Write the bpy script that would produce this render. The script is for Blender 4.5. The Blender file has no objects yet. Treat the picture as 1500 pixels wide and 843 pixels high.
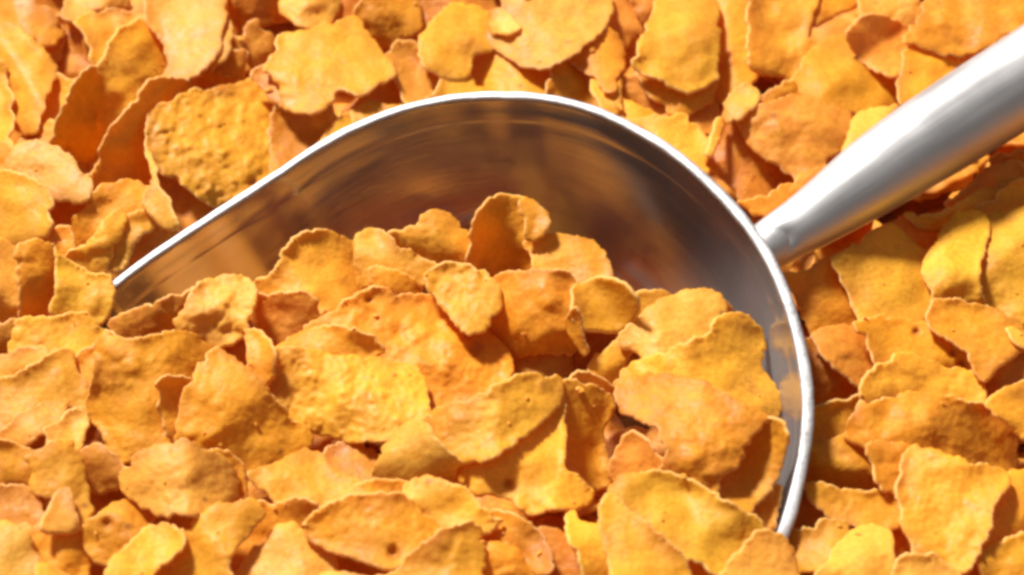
import bpy, bmesh, math, random, time
import numpy as np
from mathutils import Vector, noise, geometry
from mathutils.bvhtree import BVHTree
T0 = time.time()
random.seed(7)
rng = np.random.default_rng(11)
# z | tone | gx gy | curl k,angle | bump | outline in mm-grid units | label
FLAKES = '''
5|o|.1 .5|0|1|-20,-15 45,-12 70,12 88,33 94,50 80,60 62,56 45,46 20,32 -20,38|deep orange flake with a rolled lip filling the upper left corner
3|t|-.3 -.1|0|1|60,50 92,42 95,62 86,86 68,78 50,62|small brown shaded flake tucked under the rolled lip of the corner flake
9|y|-.2 .8|.012,30|1|-20,38 20,30 32,40 50,60 65,70 80,90 88,110 74,120 72,142 60,170 52,190 30,192 20,140 8,95 -20,72|broad golden flake leaning against the left edge, its lower half in shade
11|y|-.3 .6|0|1|-22,85 8,90 17,130 19,175 12,212 -22,215|narrow yellow flake cut by the left edge above the rounded pale flake
4|o|-.2 .3|0|1|66,116 85,111 110,118 114,130 102,155 90,172 62,170|small amber flake peeping out left of the three upright flakes
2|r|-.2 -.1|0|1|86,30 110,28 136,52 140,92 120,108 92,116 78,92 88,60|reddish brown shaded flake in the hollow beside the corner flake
4|p|0 .8|0|1|97,-12 190,-14 197,14 172,12 150,13 130,18 110,31 94,25|pale flake with a dark orange underside, left of the largest top flake
3|y|0 .7|0|1|110,32 165,26 200,28 218,40 205,70 160,60 155,90 138,95 130,60|yellow flake lying behind the tallest upright flake
7|y|1.1 .4|.02,20|1|163,50 180,37 202,33 222,42 238,65 247,90 240,108 222,112 205,140 190,165 170,195 155,240 136,245 139,185 147,145 152,125 151,100|tallest upright flake, golden with a long thin bright left edge
8|o|1.1 .2|0|1|145,92 151,110 151,130 146,155 140,185 136,228 120,230 100,222 80,205 84,182 94,157 105,130 120,108|left one of the three upright flakes, shaded orange face
7|p|-.4 .6|0|.6|75,178 79,186 71,212 60,214 65,192|tiny pale sliver standing at the foot of the leftmost upright flake
10|o|1.3 .1|.02,30|1|215,118 245,113 285,118 245,140 227,158 214,187 210,215 222,240 215,262 190,275 165,275 130,290 135,265 145,240 150,208 165,186 185,164 200,140|right one of the three upright flakes, deep orange, touching the blistered flake
8|p|.1 .9|.006,80|1|212,32 214,-15 332,-15 333,20 326,50 319,75 302,97 290,110 265,117 243,110 247,86 236,60 222,42|largest pale flake at the top edge, smooth and tongue shaped
6|o|.5 .4|0|1|328,15 341,38 340,62 326,87 306,107 288,114 285,80 315,40|orange flake showing as a thin edge behind the tongue shaped pale flake
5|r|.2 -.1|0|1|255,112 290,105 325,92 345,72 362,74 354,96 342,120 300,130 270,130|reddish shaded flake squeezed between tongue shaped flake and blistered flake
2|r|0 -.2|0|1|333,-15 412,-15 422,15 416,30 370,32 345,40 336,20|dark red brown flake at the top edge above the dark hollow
3|t|.3 .1|.03,0|1|364,30 380,27 392,48 396,70 388,92 370,94 361,60|small brown flake standing in the dark hollow at the top
4|t|.2 .2|0|1|343,52 366,78 352,95 332,100 322,78|small brown triangle at the left side of the dark hollow
20|y|.15 .75|.012,60|3|212,187 218,166 235,151 256,139 280,131 310,130 335,121 365,112 388,108 404,130 412,165 409,190 404,220 410,250 375,290 345,312 308,302 270,272 243,252 224,228 212,207|big blistered golden flake with a glossy bubbly face behind the scoop rim
22|p|-.5 .8|0|.6|210,214 219,222 229,250 231,275 246,290 252,313 264,330 252,341 238,332 220,316 208,296 211,281 224,268 221,246|cream coloured flake seen edge on like a ribbon beside the rim
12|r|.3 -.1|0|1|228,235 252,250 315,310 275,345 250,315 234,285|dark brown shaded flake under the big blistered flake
16|o|-.3 .3|.03,45|1|105,325 118,300 135,280 165,264 198,261 213,275 214,302 205,318 185,325 170,345 140,360 115,368 98,372 97,348|arched orange flake curving like a half ring with a bright rim
19|y|.3 .6|0|1.2|178,300 187,312 183,328 178,345 162,375 147,397 118,389 95,379 115,362 140,345 146,325 165,312|jagged yellow flake with a ragged bright top edge under the arched flake
18|y|.2 .3|0|.8|183,322 215,314 228,320 217,335 200,352 192,370 180,390 166,395 172,375 180,355 177,340|forked yellow flake pointing down to the scoop edge
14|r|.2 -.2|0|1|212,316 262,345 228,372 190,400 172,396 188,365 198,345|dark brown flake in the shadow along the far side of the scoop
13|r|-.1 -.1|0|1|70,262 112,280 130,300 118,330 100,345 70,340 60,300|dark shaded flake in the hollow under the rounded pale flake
15|p|-.1 .8|.015,60|1|10,230 18,212 35,205 60,206 85,215 105,230 122,250 130,266 125,281 110,294 85,287 70,272 40,264 8,256|rounded pale flake with a smooth domed top near the left edge
17|y|-.2 .6|.015,20|1|-22,250 10,249 40,255 62,267 75,284 78,300 70,318 77,326 60,342 30,348 5,352 -22,350|golden rounded flake at the left edge below the domed pale flake
12|o|-.3 .5|0|1|-22,205 5,210 15,222 10,248 5,262 -22,262|small orange flake cut by the left edge beside the domed pale flake
16|o|-.3 .1|0|1|67,346 85,334 104,329 102,350 97,375 85,376 75,360|small dark orange flake left of the arched flake
117|o|.8 -.25|.02,0|1|20,364 30,355 50,349 68,353 79,370 83,400 81,440 78,466 50,470 32,464 28,420|upright orange flake with a shaded front, left of the scoop tip
117.5|y|.1 .8|.01,70|1|75,352 86,362 96,378 118,391 129,400 150,399 165,407 170,430 167,453 152,466 122,474 85,474 78,440 82,400|bright yellow flake covering the end of the scoop edge
116|p|-.1 .7|0|1|-22,348 10,353 18,375 25,410 31,446 24,475 -22,480|pale flake cut by the left edge beside the upright shaded flake
121|y|0 1.|.01,10|1|22,468 40,462 75,466 100,458 125,454 141,465 152,486 140,500 134,517 120,528 108,512 60,510 15,515|smooth yellow flake lying below the flake at the scoop tip
120|t|-.2 .1|0|1|-22,470 15,465 30,480 25,505 -5,520 -22,522|brown shaded flake at the left edge, halfway down
122|y|0 .7|0|1|-22,527 30,510 62,508 60,526 20,547 0,556 -22,562|yellow flake with a dark fold above the layered golden flake
123|y|.1 1.|.008,50|1|-22,562 20,551 60,527 85,512 106,510 118,555 119,592 97,598 60,614 30,632 0,648 -22,655|layered golden flake at the left edge, broad and brightly lit
124|p|0 1.|0|1|2,632 38,597 75,586 104,583 96,603 68,622 50,642 22,655 0,652|thin peach flake on the lower edge of the layered golden flake
126|p|.2 1.|0|1|66,628 90,606 113,598 121,620 117,648 100,660 74,656|small cream flake right of the thin peach flake
122|o|-.5 .5|0|1|118,522 136,502 152,484 166,490 150,530 140,570 125,608 118,582 115,550|narrow orange flake standing along the left side of the hump shaped flake
127|o|-.2 .6|.022,5|1.2|140,502 151,485 165,490 187,498 210,494 240,485 265,484 290,489 306,502 312,522 292,540 275,565 268,600 262,648 248,652 225,655 200,657 175,668 160,645 135,618 122,602 133,570|large hump shaped flake below the scoop tip, lit on top and orange lower down
128|o|.6 0|0|1|226,562 246,549 275,560 272,600 262,644 240,625|brown orange shaded triangle right of the hump shaped flake
131|o|.1 .7|.012,40|1.2|288,540 300,517 318,509 345,524 370,546 386,555 397,577 426,606 447,621 460,640 442,667 422,682 400,693 375,693 345,682 318,665 290,650 262,644 258,622 268,577|big orange flake with a sloping top edge between hump shaped flake and bubbled flake
125|p|.1 .8|.02,60|2|287,416 300,410 320,403 350,400 368,411 376,430 372,456 356,480 336,506 320,507 305,495 285,489 260,486 255,470 272,445|pale grainy flake like a thumb at the open side of the scoop
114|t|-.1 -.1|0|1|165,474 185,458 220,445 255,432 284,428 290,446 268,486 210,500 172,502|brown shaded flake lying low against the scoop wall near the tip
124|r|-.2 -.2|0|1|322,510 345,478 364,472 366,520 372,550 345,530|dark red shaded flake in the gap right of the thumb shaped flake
126|o|-.1 .4|0|1|356,482 368,478 386,488 402,508 404,532 390,560 370,548 365,520 358,492|narrow golden flake beside the bubbled flake, curved like a hook
113|y|.1 .55|.03,20|1|374,432 380,414 405,394 415,368 430,350 450,338 480,336 502,349 519,375 531,420 535,440 500,445 470,450 440,456 412,452 385,450|domed yellow flake in the scoop, half in the shadow of the wall
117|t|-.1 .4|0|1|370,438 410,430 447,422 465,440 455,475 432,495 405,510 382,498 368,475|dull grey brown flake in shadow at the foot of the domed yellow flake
115|y|-.2 .6|.015,50|1|513,342 525,332 545,333 570,345 595,365 620,375 635,386 630,405 605,412 590,405 570,398 552,400 545,415 528,420 520,380|speckled flake with two dark dots, leaning on the scoop wall
116|o|0 .6|0|1|540,390 562,388 590,400 614,420 606,436 565,430 545,412|small pinkish orange flake under the speckled flake
112|y|.1 .2|.04,60|1|572,346 600,331 618,315 640,305 660,314 673,328 686,346 685,378 670,385 650,382 620,376 592,366|dim rounded flake in the deepest shade against the back wall of the scoop
116|o|0 -.1|-.055,0|1|690,372 692,335 700,311 715,292 740,283 765,287 782,300 786,330 782,365 770,402 740,410 696,398|tall curled flake with a hollow dark front in the middle of the scoop
118|o|.3 .5|.03,70|1.6|757,296 770,288 786,297 801,309 807,326 801,341 782,355 768,352 766,325|small bumpy folded tip on the right side of the tall curled flake
117|y|.2 .5|.03,40|1|768,358 800,350 815,345 845,344 870,350 886,369 894,395 888,412 860,418 835,415 822,402 792,396|glowing yellow lobe shaped flake right of the tall curled flake
119|o|0 -.45|0|1|727,410 745,398 775,396 805,394 832,397 839,420 839,446 833,470 836,500 832,520 800,520 770,522 745,518 736,498 716,478 724,450|dark amber flake standing upright with its shaded face to the front
118|t|0 .2|0|1|742,512 775,508 830,505 837,532 830,552 795,555 755,555 738,540|brown flake at the foot of the dark amber upright flake
121|y|.1 .7|.02,30|2|621,396 640,388 660,384 690,389 712,399 728,414 736,435 731,456 719,476 706,487 690,490 670,478 658,459 640,446 628,426|bright yellow crinkled flake with a ribbed face in the middle of the scoop
120|o|.1 .85|.006,20|1.8|490,455 518,426 545,420 575,422 600,430 625,440 645,460 662,480 690,487 705,484 726,492 746,509 751,530 741,551 720,569 690,580 660,588 635,592 618,575 600,545 560,530 520,525 470,525 425,515 420,495 455,470|largest peach coloured flake in the scoop, long and grainy with a small hole
124|y|.1 .9|.015,60|2.4|394,540 400,520 420,506 450,510 480,514 520,519 560,525 590,530 616,540 626,560 626,590 621,613 600,621 570,626 555,643 530,649 505,646 480,636 455,626 430,603 409,580|bubbled bright yellow flake lying across the front of the long peach flake
121|o|-.1 .6|0|1|402,520 425,492 460,478 500,478 545,492 562,512 500,518 450,522 405,532|orange ridge of a flake showing behind the bubbled bright yellow flake
120|y|-.1 .6|-.13,30|.4|836,424 845,415 870,409 890,407 912,414 926,430 931,445 926,456 906,471 890,483 870,480 855,467 842,446|small shell shaped flake with a hollow orange inside and thin bright lip
119|y|.2 .8|0|.6|928,444 940,430 960,424 982,434 974,449 950,454 933,458|tiny bright yellow flake touching the scoop wall beside the shell shaped flake
120|o|-.4 .3|.05,0|.6|827,472 832,455 843,449 851,470 853,490 862,515 856,524 845,507 834,497|thin curled splinter standing left of the dark gap in the scoop
121|y|.4 .5|0|.7|867,545 871,514 881,520 905,494 926,478 932,500 917,518 902,542 892,566 875,556|small angular flake with bright edges at the right of the dark gap
123|p|.1 .9|.012,40|1|904,494 915,475 930,464 945,450 965,440 1000,425 1035,421 1056,429 1062,446 1042,468 1012,494 980,510 955,520 935,512 913,514|smooth pale flake near the scoop wall with a sharp lower edge
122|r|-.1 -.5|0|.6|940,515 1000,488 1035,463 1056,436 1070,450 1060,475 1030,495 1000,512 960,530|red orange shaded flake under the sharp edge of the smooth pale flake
124|y|.2 .8|.02,0|1|900,560 905,543 925,530 955,520 1000,507 1035,488 1058,456 1080,454 1105,469 1121,490 1121,530 1129,560 1146,575 1146,596 1135,607 1110,606 1080,608 1040,600 1000,590 940,580|large bright yellow flake with a folded ridge against the near scoop wall
126|o|.1 .8|.014,70|1.4|899,584 905,560 930,549 960,544 990,549 1030,555 1060,574 1085,590 1120,604 1130,613 1107,632 1097,652 1077,687 1052,712 1040,722 1000,716 975,704 975,660 960,627 935,612 910,604|large buff flake with a mottled toasted middle below the ridged yellow flake
125|o|.2 .25|-.045,50|1|1095,662 1105,640 1115,625 1136,615 1148,620 1155,640 1150,670 1138,698 1120,727 1106,741 1085,744 1060,733 1042,724 1060,708 1080,688|cup shaped flake with a dark hollow against the lower end of the rim
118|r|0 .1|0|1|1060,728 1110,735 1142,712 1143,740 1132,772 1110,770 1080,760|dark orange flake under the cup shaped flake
120|t|-.1 .2|.03,0|1|904,695 905,665 915,634 928,629 946,645 966,680 977,706 965,720 930,722 912,710|small arch shaped flake with a thin cream edge in front of the buff flake
129|y|.1 .85|.01,30|1.6|622,614 640,597 670,583 690,580 720,565 760,548 795,544 822,549 829,575 816,601 791,621 761,646 736,664 700,677 668,674 640,658 626,642|bright yellow flake with a scalloped top edge in front of the long peach flake
128|y|.2 .85|.01,120|1.3|676,697 700,688 740,666 775,638 800,608 826,588 829,640 825,655 838,685 855,705 869,720 861,739 840,734 815,741 780,751 765,743 735,727 692,716|star pointed buff flake with one dark dot below the scalloped flake
123|o|.9 .1|0|1|822,566 845,554 865,559 886,575 892,600 882,640 892,680 890,706 870,716 850,704 828,670 820,640|mustard brown shaded flake right of the star pointed flake
122|p|0 .6|0|1|838,556 855,544 880,554 894,570 892,596 870,582 848,570|small pink tan flake at the bottom of the dark gap in the scoop
130|p|.1 .8|0|1|543,695 555,660 570,640 590,620 620,611 634,640 662,665 684,682 665,698 635,710 600,714 563,708|pale flake below the right end of the bubbled bright yellow flake
132|y|0 .9|0|1.2|368,692 400,680 425,665 450,654 466,664 486,685 512,700 545,706 515,730 480,742 440,738 408,730 383,712|pointed yellow flake left of the dark red gap under the bubbled flake
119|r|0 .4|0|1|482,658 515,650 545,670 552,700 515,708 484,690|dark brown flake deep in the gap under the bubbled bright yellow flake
136|p|0 .8|.02,20|1.3|172,705 178,685 200,665 230,650 262,643 295,648 320,660 345,685 352,705 341,726 315,739 290,746 265,753 230,751 205,741 185,729 175,718|oval pale flake like a pebble in the lower left, its surface softly dented
133|o|.4 .2|0|1|312,652 345,668 367,695 362,717 338,738 320,720 335,690|orange rim of a flake hidden behind the right end of the oval pale flake
128|t|-.3 .3|.03,60|1|118,668 135,647 150,654 169,670 174,695 168,716 150,722 130,708 122,690|small tan flake left of the oval pale flake
130|y|.1 .7|.015,20|1|34,669 55,658 80,645 105,644 119,670 129,700 132,742 122,760 104,748 85,724 60,716 44,698|golden flake with a folded corner above the pale triangle
127|o|0 .3|-.02,0|1|-22,642 20,647 37,660 46,690 50,716 20,716 -22,716|orange hollow flake at the left edge below the layered golden flake
131|t|-.2 .5|.02,30|1|-22,714 15,709 40,712 56,730 62,758 45,768 10,766 -22,758|tan and cream flake at the left edge beside the pale triangle
134|p|.1 .6|0|.6|58,775 75,735 88,714 100,711 106,730 109,778 95,782 70,780|pale triangle shaped flake pointing upward near the lower left corner
135|p|-.1 .9|.015,40|1|-22,764 10,761 30,769 46,785 57,806 63,870 -22,870|cream flake filling the lower left corner
133|o|0 .5|.02,0|1|28,773 60,767 106,774 119,795 127,820 134,870 60,870 48,812|orange flake under the pale triangle, running to the bottom edge
137|y|.2 .9|0|.6|52,822 70,824 112,850 118,870 52,870|bright narrow flake at the bottom edge next to the corner flake
134|o|-.1 .4|.03,20|1.2|117,772 140,752 160,740 195,739 217,754 205,778 185,790 165,818 138,824 125,804|orange flake with a small pit, right of the pale triangle
138|y|.1 1.|0|1|153,842 160,820 190,795 215,770 240,767 266,771 272,795 248,817 224,847 220,870 153,870|bright yellow squarish flake at the bottom edge under the oval pale flake
137|y|-.1 .6|.015,40|1.2|258,812 275,785 285,760 310,738 345,734 368,727 380,735 390,755 362,785 332,820 316,870 235,870 228,846|mustard flake running diagonally to the bottom edge right of the squarish yellow flake
136|o|0 .2|0|1|372,748 410,731 440,729 464,735 452,757 422,772 388,795 345,830 325,845 345,795|dark orange strip of a flake beside the diagonal mustard flake
139|p|0 .9|.012,50|1|332,850 355,820 385,785 410,764 430,767 442,790 466,800 482,815 497,836 504,870 330,870|pale yellow flake at the bottom edge left of the toasted oval flake
140|o|.1 .6|.018,10|1.4|438,768 470,745 500,728 540,724 580,721 606,734 631,755 639,775 626,797 611,807 590,816 560,824 520,818 488,808 453,792|toasted orange oval flake with a darker right end near the bottom
136|o|.1 .5|0|1|500,728 520,709 550,701 582,703 604,714 596,735 540,738|orange flake edge just above the toasted oval flake
138|y|.1 .9|.02,70|1|588,722 600,705 630,691 650,704 680,714 705,739 740,762 718,772 690,772 660,778 636,775 628,745 608,733|glossy yellow flake with a dimple above the bottom arch shaped flake
142|y|.1 .8|.02,20|1|596,812 630,790 645,775 690,764 706,774 713,800 713,830 706,870 540,870 560,840 590,828|deep yellow arch shaped flake at the middle of the bottom edge
143|p|0 1.|0|1|468,838 500,838 540,845 560,850 562,870 468,870|pale flake just entering at the bottom edge under the toasted oval flake
134|o|.3 .6|.025,40|1|703,762 735,747 765,759 790,779 807,810 806,835 780,824 750,802 712,792|orange brown flake with a pale crest right of the glossy yellow flake
139|o|.2 .4|.03,30|1|708,795 745,793 766,808 776,830 790,834 806,845 806,870 706,870|orange curved flake at the bottom edge right of the deep yellow arch
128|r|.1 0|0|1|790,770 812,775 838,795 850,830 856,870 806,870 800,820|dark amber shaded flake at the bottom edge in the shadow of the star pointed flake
131|y|.3 .8|0|.8|827,746 835,739 850,764 870,774 886,795 902,825 912,870 862,870 850,822 835,792|slender yellow flake like a leaf left of the long blade shaped flake
135|y|.1 .95|.01,120|.8|877,735 895,719 906,727 930,754 960,774 985,799 1006,820 1018,870 900,870 889,812 879,770|long blade shaped bright flake at the bottom edge
132|y|.1 .95|.008,30|1|892,712 910,695 950,689 985,694 1020,709 1050,724 1090,749 1117,765 1102,791 1082,812 1062,835 1040,828 1000,800 970,780 925,745|broad smooth golden flake running diagonally down toward the lower end of the rim
129|o|-.1 .2|0|1|985,790 1015,795 1060,830 1070,850 1045,870 1015,870 1000,825|orange shaded flake between the blade shaped flake and the broad golden flake
136|p|.1 .8|.015,20|1|1025,870 1058,832 1080,810 1110,779 1130,777 1152,785 1167,810 1174,870|pale orange flake at the bottom edge that hides the lower end of the rim
90|y|.1 .7|0|1|1156,785 1190,770 1210,759 1236,764 1234,785 1245,808 1200,835 1168,832|yellow flake with a pale spot beside the lower end of the rim
94|p|.1 .8|.02,30|1|1222,805 1240,780 1265,767 1285,769 1306,775 1309,800 1302,836 1294,870 1180,870 1198,834|pinkish pale flake at the bottom edge right of the scoop
86|o|.1 .5|.01,20|1|1172,708 1200,707 1235,717 1280,721 1311,738 1320,760 1302,777 1270,767 1240,757 1215,748 1188,733|tan flake with a shaded slope to the right of the lower rim
84|o|0 -.1|0|1|1180,652 1230,640 1275,638 1290,680 1298,724 1240,724 1200,712 1174,706|dark orange wide flake in the shadow right of the rim
92|o|-.2 .4|-.03,0|1|1267,651 1275,644 1292,644 1322,648 1332,660 1322,682 1318,722 1296,722 1278,694|small scooped orange flake with a bright left edge beside the largest square flake
96|y|.1 .9|.008,60|1.4|1312,720 1318,690 1325,660 1340,650 1370,659 1400,667 1440,679 1470,684 1480,700 1473,720 1456,736 1451,760 1441,800 1421,826 1405,834 1380,816 1345,801 1325,781 1319,756 1322,740|largest square bright yellow flake in the lower right
91|o|.1 .8|.012,30|1.3|1263,581 1280,588 1315,580 1330,570 1365,574 1400,580 1440,600 1470,629 1488,660 1489,690 1450,690 1390,675 1340,662 1300,655 1265,652 1232,640 1248,607|wide domed orange flake with a bright lip behind the largest square flake
83|o|-.1 .1|0|1|1180,598 1225,588 1266,580 1262,612 1236,645 1180,655|brown orange shaded flake wedged between the rim and the wide domed flake
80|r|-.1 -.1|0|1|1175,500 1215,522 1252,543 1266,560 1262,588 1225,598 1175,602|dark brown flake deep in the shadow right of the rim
87|o|.1 .6|-.012,20|1|1247,472 1290,463 1330,469 1370,479 1410,499 1431,520 1440,552 1400,552 1370,550 1330,540 1290,530 1272,506 1262,490|shell like orange flake with a dark speckled inside, upper half of a stacked pair
89|y|.1 .7|.02,80|1|1258,582 1262,560 1270,545 1295,530 1302,519 1340,514 1365,530 1400,538 1436,541 1440,570 1434,594 1400,592 1370,586 1330,582 1300,590 1260,592|golden flake cupped under the speckled shell like flake
84|t|0 .3|.02,30|1|1184,492 1200,480 1230,474 1262,484 1276,505 1295,525 1290,548 1262,560 1235,549 1212,528|dim brown flake in the shade of the handle, beside the speckled shell
82|o|0 .5|0|1|1145,402 1180,390 1228,374 1245,400 1260,440 1264,474 1225,486 1192,494 1178,470 1163,430|amber flake shaded by the handle, touching the outside of the rim
85|y|.1 .6|.012,20|1|1213,376 1250,358 1290,334 1310,326 1330,344 1350,369 1365,405 1363,426 1346,456 1336,470 1310,474 1258,474 1244,430 1228,400|golden flake half crossed by the shadow of the handle
86|y|.1 .8|.01,90|1|1350,392 1360,360 1385,325 1400,309 1420,303 1446,314 1452,330 1442,370 1436,410 1438,452 1400,452 1372,448 1362,424|yellow flake with a tan upper corner right of the shadow crossed flake
85|y|.1 .9|.008,70|1|1443,332 1460,308 1500,298 1525,298 1525,475 1490,468 1440,452 1430,432 1438,380|tall bright yellow flake at the right edge under the handle
88|o|.1 .7|.01,30|1|1356,467 1368,440 1400,439 1440,447 1480,459 1503,485 1500,515 1474,530 1444,556 1428,528 1400,502 1368,484|orange tan flake below the two yellow flakes near the right edge
90|p|.2 1.|0|.5|1472,478 1486,478 1506,496 1525,503 1525,520 1492,506|thin cream edged flake cut by the right edge, halfway down
93|y|.1 .6|.015,40|1|1438,592 1450,580 1475,564 1500,557 1525,553 1525,665 1492,640 1466,612|yellow orange flake at the right edge behind the wide domed flake
86|t|.1 .3|0|1|1436,550 1470,525 1525,520 1525,570 1478,575 1452,590 1434,596|tan shaded flake at the right edge above the yellow orange flake
92|o|.2 .4|0|1|1447,745 1468,725 1480,695 1525,678 1525,795 1480,808 1450,815 1440,785|orange flake at the right edge beside the largest square flake
95|o|.1 .7|0|1|1449,802 1475,790 1525,772 1525,870 1440,870 1438,832|orange flake with a pale upper lip in the lower right corner
97|p|.1 .9|0|1|1304,832 1330,808 1360,809 1385,824 1407,840 1414,870 1296,870|peach flake at the bottom edge under the largest square flake
91|o|0 .3|0|1|1406,838 1442,812 1456,840 1458,870 1406,870|small orange flake at the bottom edge left of the lower right corner
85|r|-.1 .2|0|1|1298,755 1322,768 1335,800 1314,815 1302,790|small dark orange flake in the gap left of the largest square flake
81|y|.1 .5|0|1|1325,312 1355,317 1380,311 1420,289 1450,270 1480,260 1490,274 1462,291 1432,303 1400,315 1370,332 1345,335|curved tan flake under the handle with a dark gap above it
78|t|.1 .1|0|1|1385,298 1420,272 1455,240 1492,236 1494,258 1460,274 1430,291|brown shaded flake tight under the handle
82|o|.1 .2|0|1|1428,308 1480,270 1525,252 1525,306 1470,316 1450,328|dark orange flake below the handle at the right edge
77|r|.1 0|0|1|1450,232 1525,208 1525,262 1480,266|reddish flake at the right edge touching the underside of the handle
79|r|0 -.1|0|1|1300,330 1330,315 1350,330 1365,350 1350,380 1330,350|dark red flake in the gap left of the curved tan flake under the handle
44|y|.1 .9|.008,80|1|1094,-15 1202,-15 1192,25 1182,55 1197,70 1187,96 1171,112 1140,106 1115,113 1099,106 1097,60|tall bright flake with a tan lower edge, left of the round brown flake
43|o|.1 .7|0|1|1175,55 1200,36 1225,22 1262,6 1268,-15 1180,-15|deep yellow flake at the top edge beside the tall bright flake
45|o|.1 .9|.012,40|1|1162,118 1175,86 1195,65 1220,54 1238,56 1248,78 1266,93 1290,105 1312,118 1319,145 1312,160 1295,164 1270,163 1240,153 1210,147 1185,140 1163,132|wide smooth orange flake below the round brown flake
47|t|.1 .8|.015,30|1|1240,50 1250,32 1270,21 1295,21 1315,34 1326,55 1323,85 1311,106 1285,106 1262,91 1247,70|round brown flake with a toasted pinkish face near the top
46|p|0 .8|0|1|1258,-15 1332,-15 1347,10 1332,26 1316,36 1295,28 1268,26 1261,10|pale flake at the top edge touching the round brown flake
48|o|.1 .7|.008,20|1|1323,62 1335,35 1350,14 1360,-15 1525,-15 1525,30 1440,75 1420,82 1390,84 1350,70|big deep orange flake behind the handle in the upper right
47|o|.1 .8|.012,0|1|1316,125 1322,85 1335,65 1370,62 1420,72 1450,80 1390,130 1345,160 1322,148|orange flake touching the upper side of the handle
50|p|.2 .9|0|1|1233,225 1240,195 1247,176 1263,161 1290,158 1318,153 1300,180 1262,218|pale yellow flake tucked beside the upper side of the handle
49|t|.1 .6|.015,20|1.2|1091,187 1100,170 1130,150 1165,138 1192,142 1225,150 1236,165 1243,188 1236,220 1208,243 1185,252 1150,250 1120,234 1100,216 1092,202|large toasted brown oval flake between rim and handle
46|o|.1 .5|0|1|1086,190 1100,165 1120,139 1150,119 1166,114 1168,135 1185,142 1140,158 1115,172|orange flake with a bright upper edge behind the toasted brown oval
51|p|.2 .7|.03,30|1.6|1059,150 1075,130 1095,117 1110,129 1114,140 1106,156 1090,168 1078,179 1065,179 1057,170|small pale yellow crumpled flake above the dark gap beside the rim
48|p|.2 .6|0|.6|1034,226 1042,205 1046,190 1055,173 1060,184 1052,210 1042,232|thin pale splinter hanging beside the dark gap near the rim
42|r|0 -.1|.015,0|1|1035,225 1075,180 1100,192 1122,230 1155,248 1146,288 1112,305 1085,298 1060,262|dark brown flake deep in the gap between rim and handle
50|o|.1 .5|0|1|1078,296 1112,290 1150,270 1182,250 1210,240 1198,265 1160,305 1120,325|orange flake at the foot of the handle behind the rim
43|o|-.2 .3|0|1|1062,-15 1098,-15 1101,60 1105,110 1085,120 1076,135 1056,145 1052,100 1060,40|orange strip of a flake left of the tall bright flake
46|y|.1 .95|.008,40|1|930,75 945,45 955,15 964,-15 1046,-15 1053,10 1057,40 1053,90 1051,115 1031,131 1005,138 985,126 965,116 940,107 924,95|smooth bright flake shaped like a shield at the top, above the rim
44|o|.1 .6|0|1|935,108 965,100 1005,110 1040,108 1053,112 1047,142 1031,157 1010,160 985,155 952,142|orange flake edge just below the shield shaped flake
42|t|.1 .7|0|1.4|908,118 945,114 975,140 1010,150 1046,152 1040,190 1010,182 970,172 930,178 898,166|tan rough flake above the rim, under the shield shaped flake
45|y|.1 .8|.02,30|1|925,178 960,165 1000,164 1021,180 1035,210 1040,265 1000,240 955,205|yellow orange flake touching the top of the rim, below the tan rough flake
43|y|.1 .8|0|1|880,150 915,144 945,158 965,170 962,200 925,185|small yellow flake touching the rim left of the yellow orange one
46|p|.1 .9|.012,30|1.2|735,-15 895,-15 899,15 886,40 871,56 846,76 826,87 800,99 770,97 745,87 724,72 708,55 730,48 760,38|big peach flake with a broad curved lower edge at the top
48|p|0 .8|0|1|713,15 728,7 745,19 766,42 742,50 728,60 714,46|small tan flake resting on the left end of the big peach flake
40|o|.1 .7|0|1|688,112 705,85 725,70 745,80 770,90 802,95 812,118 806,152 700,152 692,130|orange tan flake between the big peach flake and the top of the rim
42|o|.1 .8|0|1|800,128 815,104 835,90 856,115 872,130 890,162 860,168 820,158 800,152|smooth orange triangle shaped flake touching the rim under the big peach flake
44|o|.3 .4|.03,10|1|836,92 860,75 880,54 896,44 913,55 913,95 906,110 902,132 880,136 863,110|orange curled flake with a bright right edge right of the big peach flake
43|y|.2 .6|0|1|866,130 880,100 896,100 908,120 914,148 905,172 885,168|small golden flake between the curled flake and the rim
41|t|.2 .3|0|1|888,0 930,-12 942,5 930,45 912,72 892,60 896,20|brown shaded flake at the top edge right of the big peach flake
43|t|.2 .5|0|1|922,-15 968,-15 970,5 956,27 940,32 930,12|small tan flake at the top edge touching the shield shaped flake
45|y|.1 .85|.015,45|1.2|615,86 612,56 640,20 665,5 685,2 706,15 726,35 730,55 706,76 691,96 687,116 665,117 640,110 618,100|golden yellow flake with notched right side, upright near the top
40|t|-.1 .4|0|1|606,0 640,-15 722,-15 714,20 690,10 665,5 640,28 612,60|tan brown flake at the top edge behind the notched golden flake
41|t|.1 .7|0|1|580,72 605,66 622,85 645,102 662,118 645,136 612,150 594,146 583,117 577,95|dull tan flake right of the large square yellow flake
43|y|.1 .8|0|1|596,154 640,134 662,114 690,119 722,132 712,150 650,158 610,170|yellow flake lying along the top of the rim below the notched golden flake
42|o|.1 .4|.03,60|1.3|523,22 533,-15 612,-15 617,10 611,36 596,51 581,62 565,64 545,47|orange folded flake at the top edge between the square and notched flakes
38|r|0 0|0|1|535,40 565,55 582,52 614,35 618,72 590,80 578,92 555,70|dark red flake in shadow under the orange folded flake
42|p|.1 .8|.015,0|1|405,2 413,-15 496,-15 500,5 491,21 476,32 455,32 430,27 413,19|pale tan flake hanging from the top edge above the square yellow flake
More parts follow.
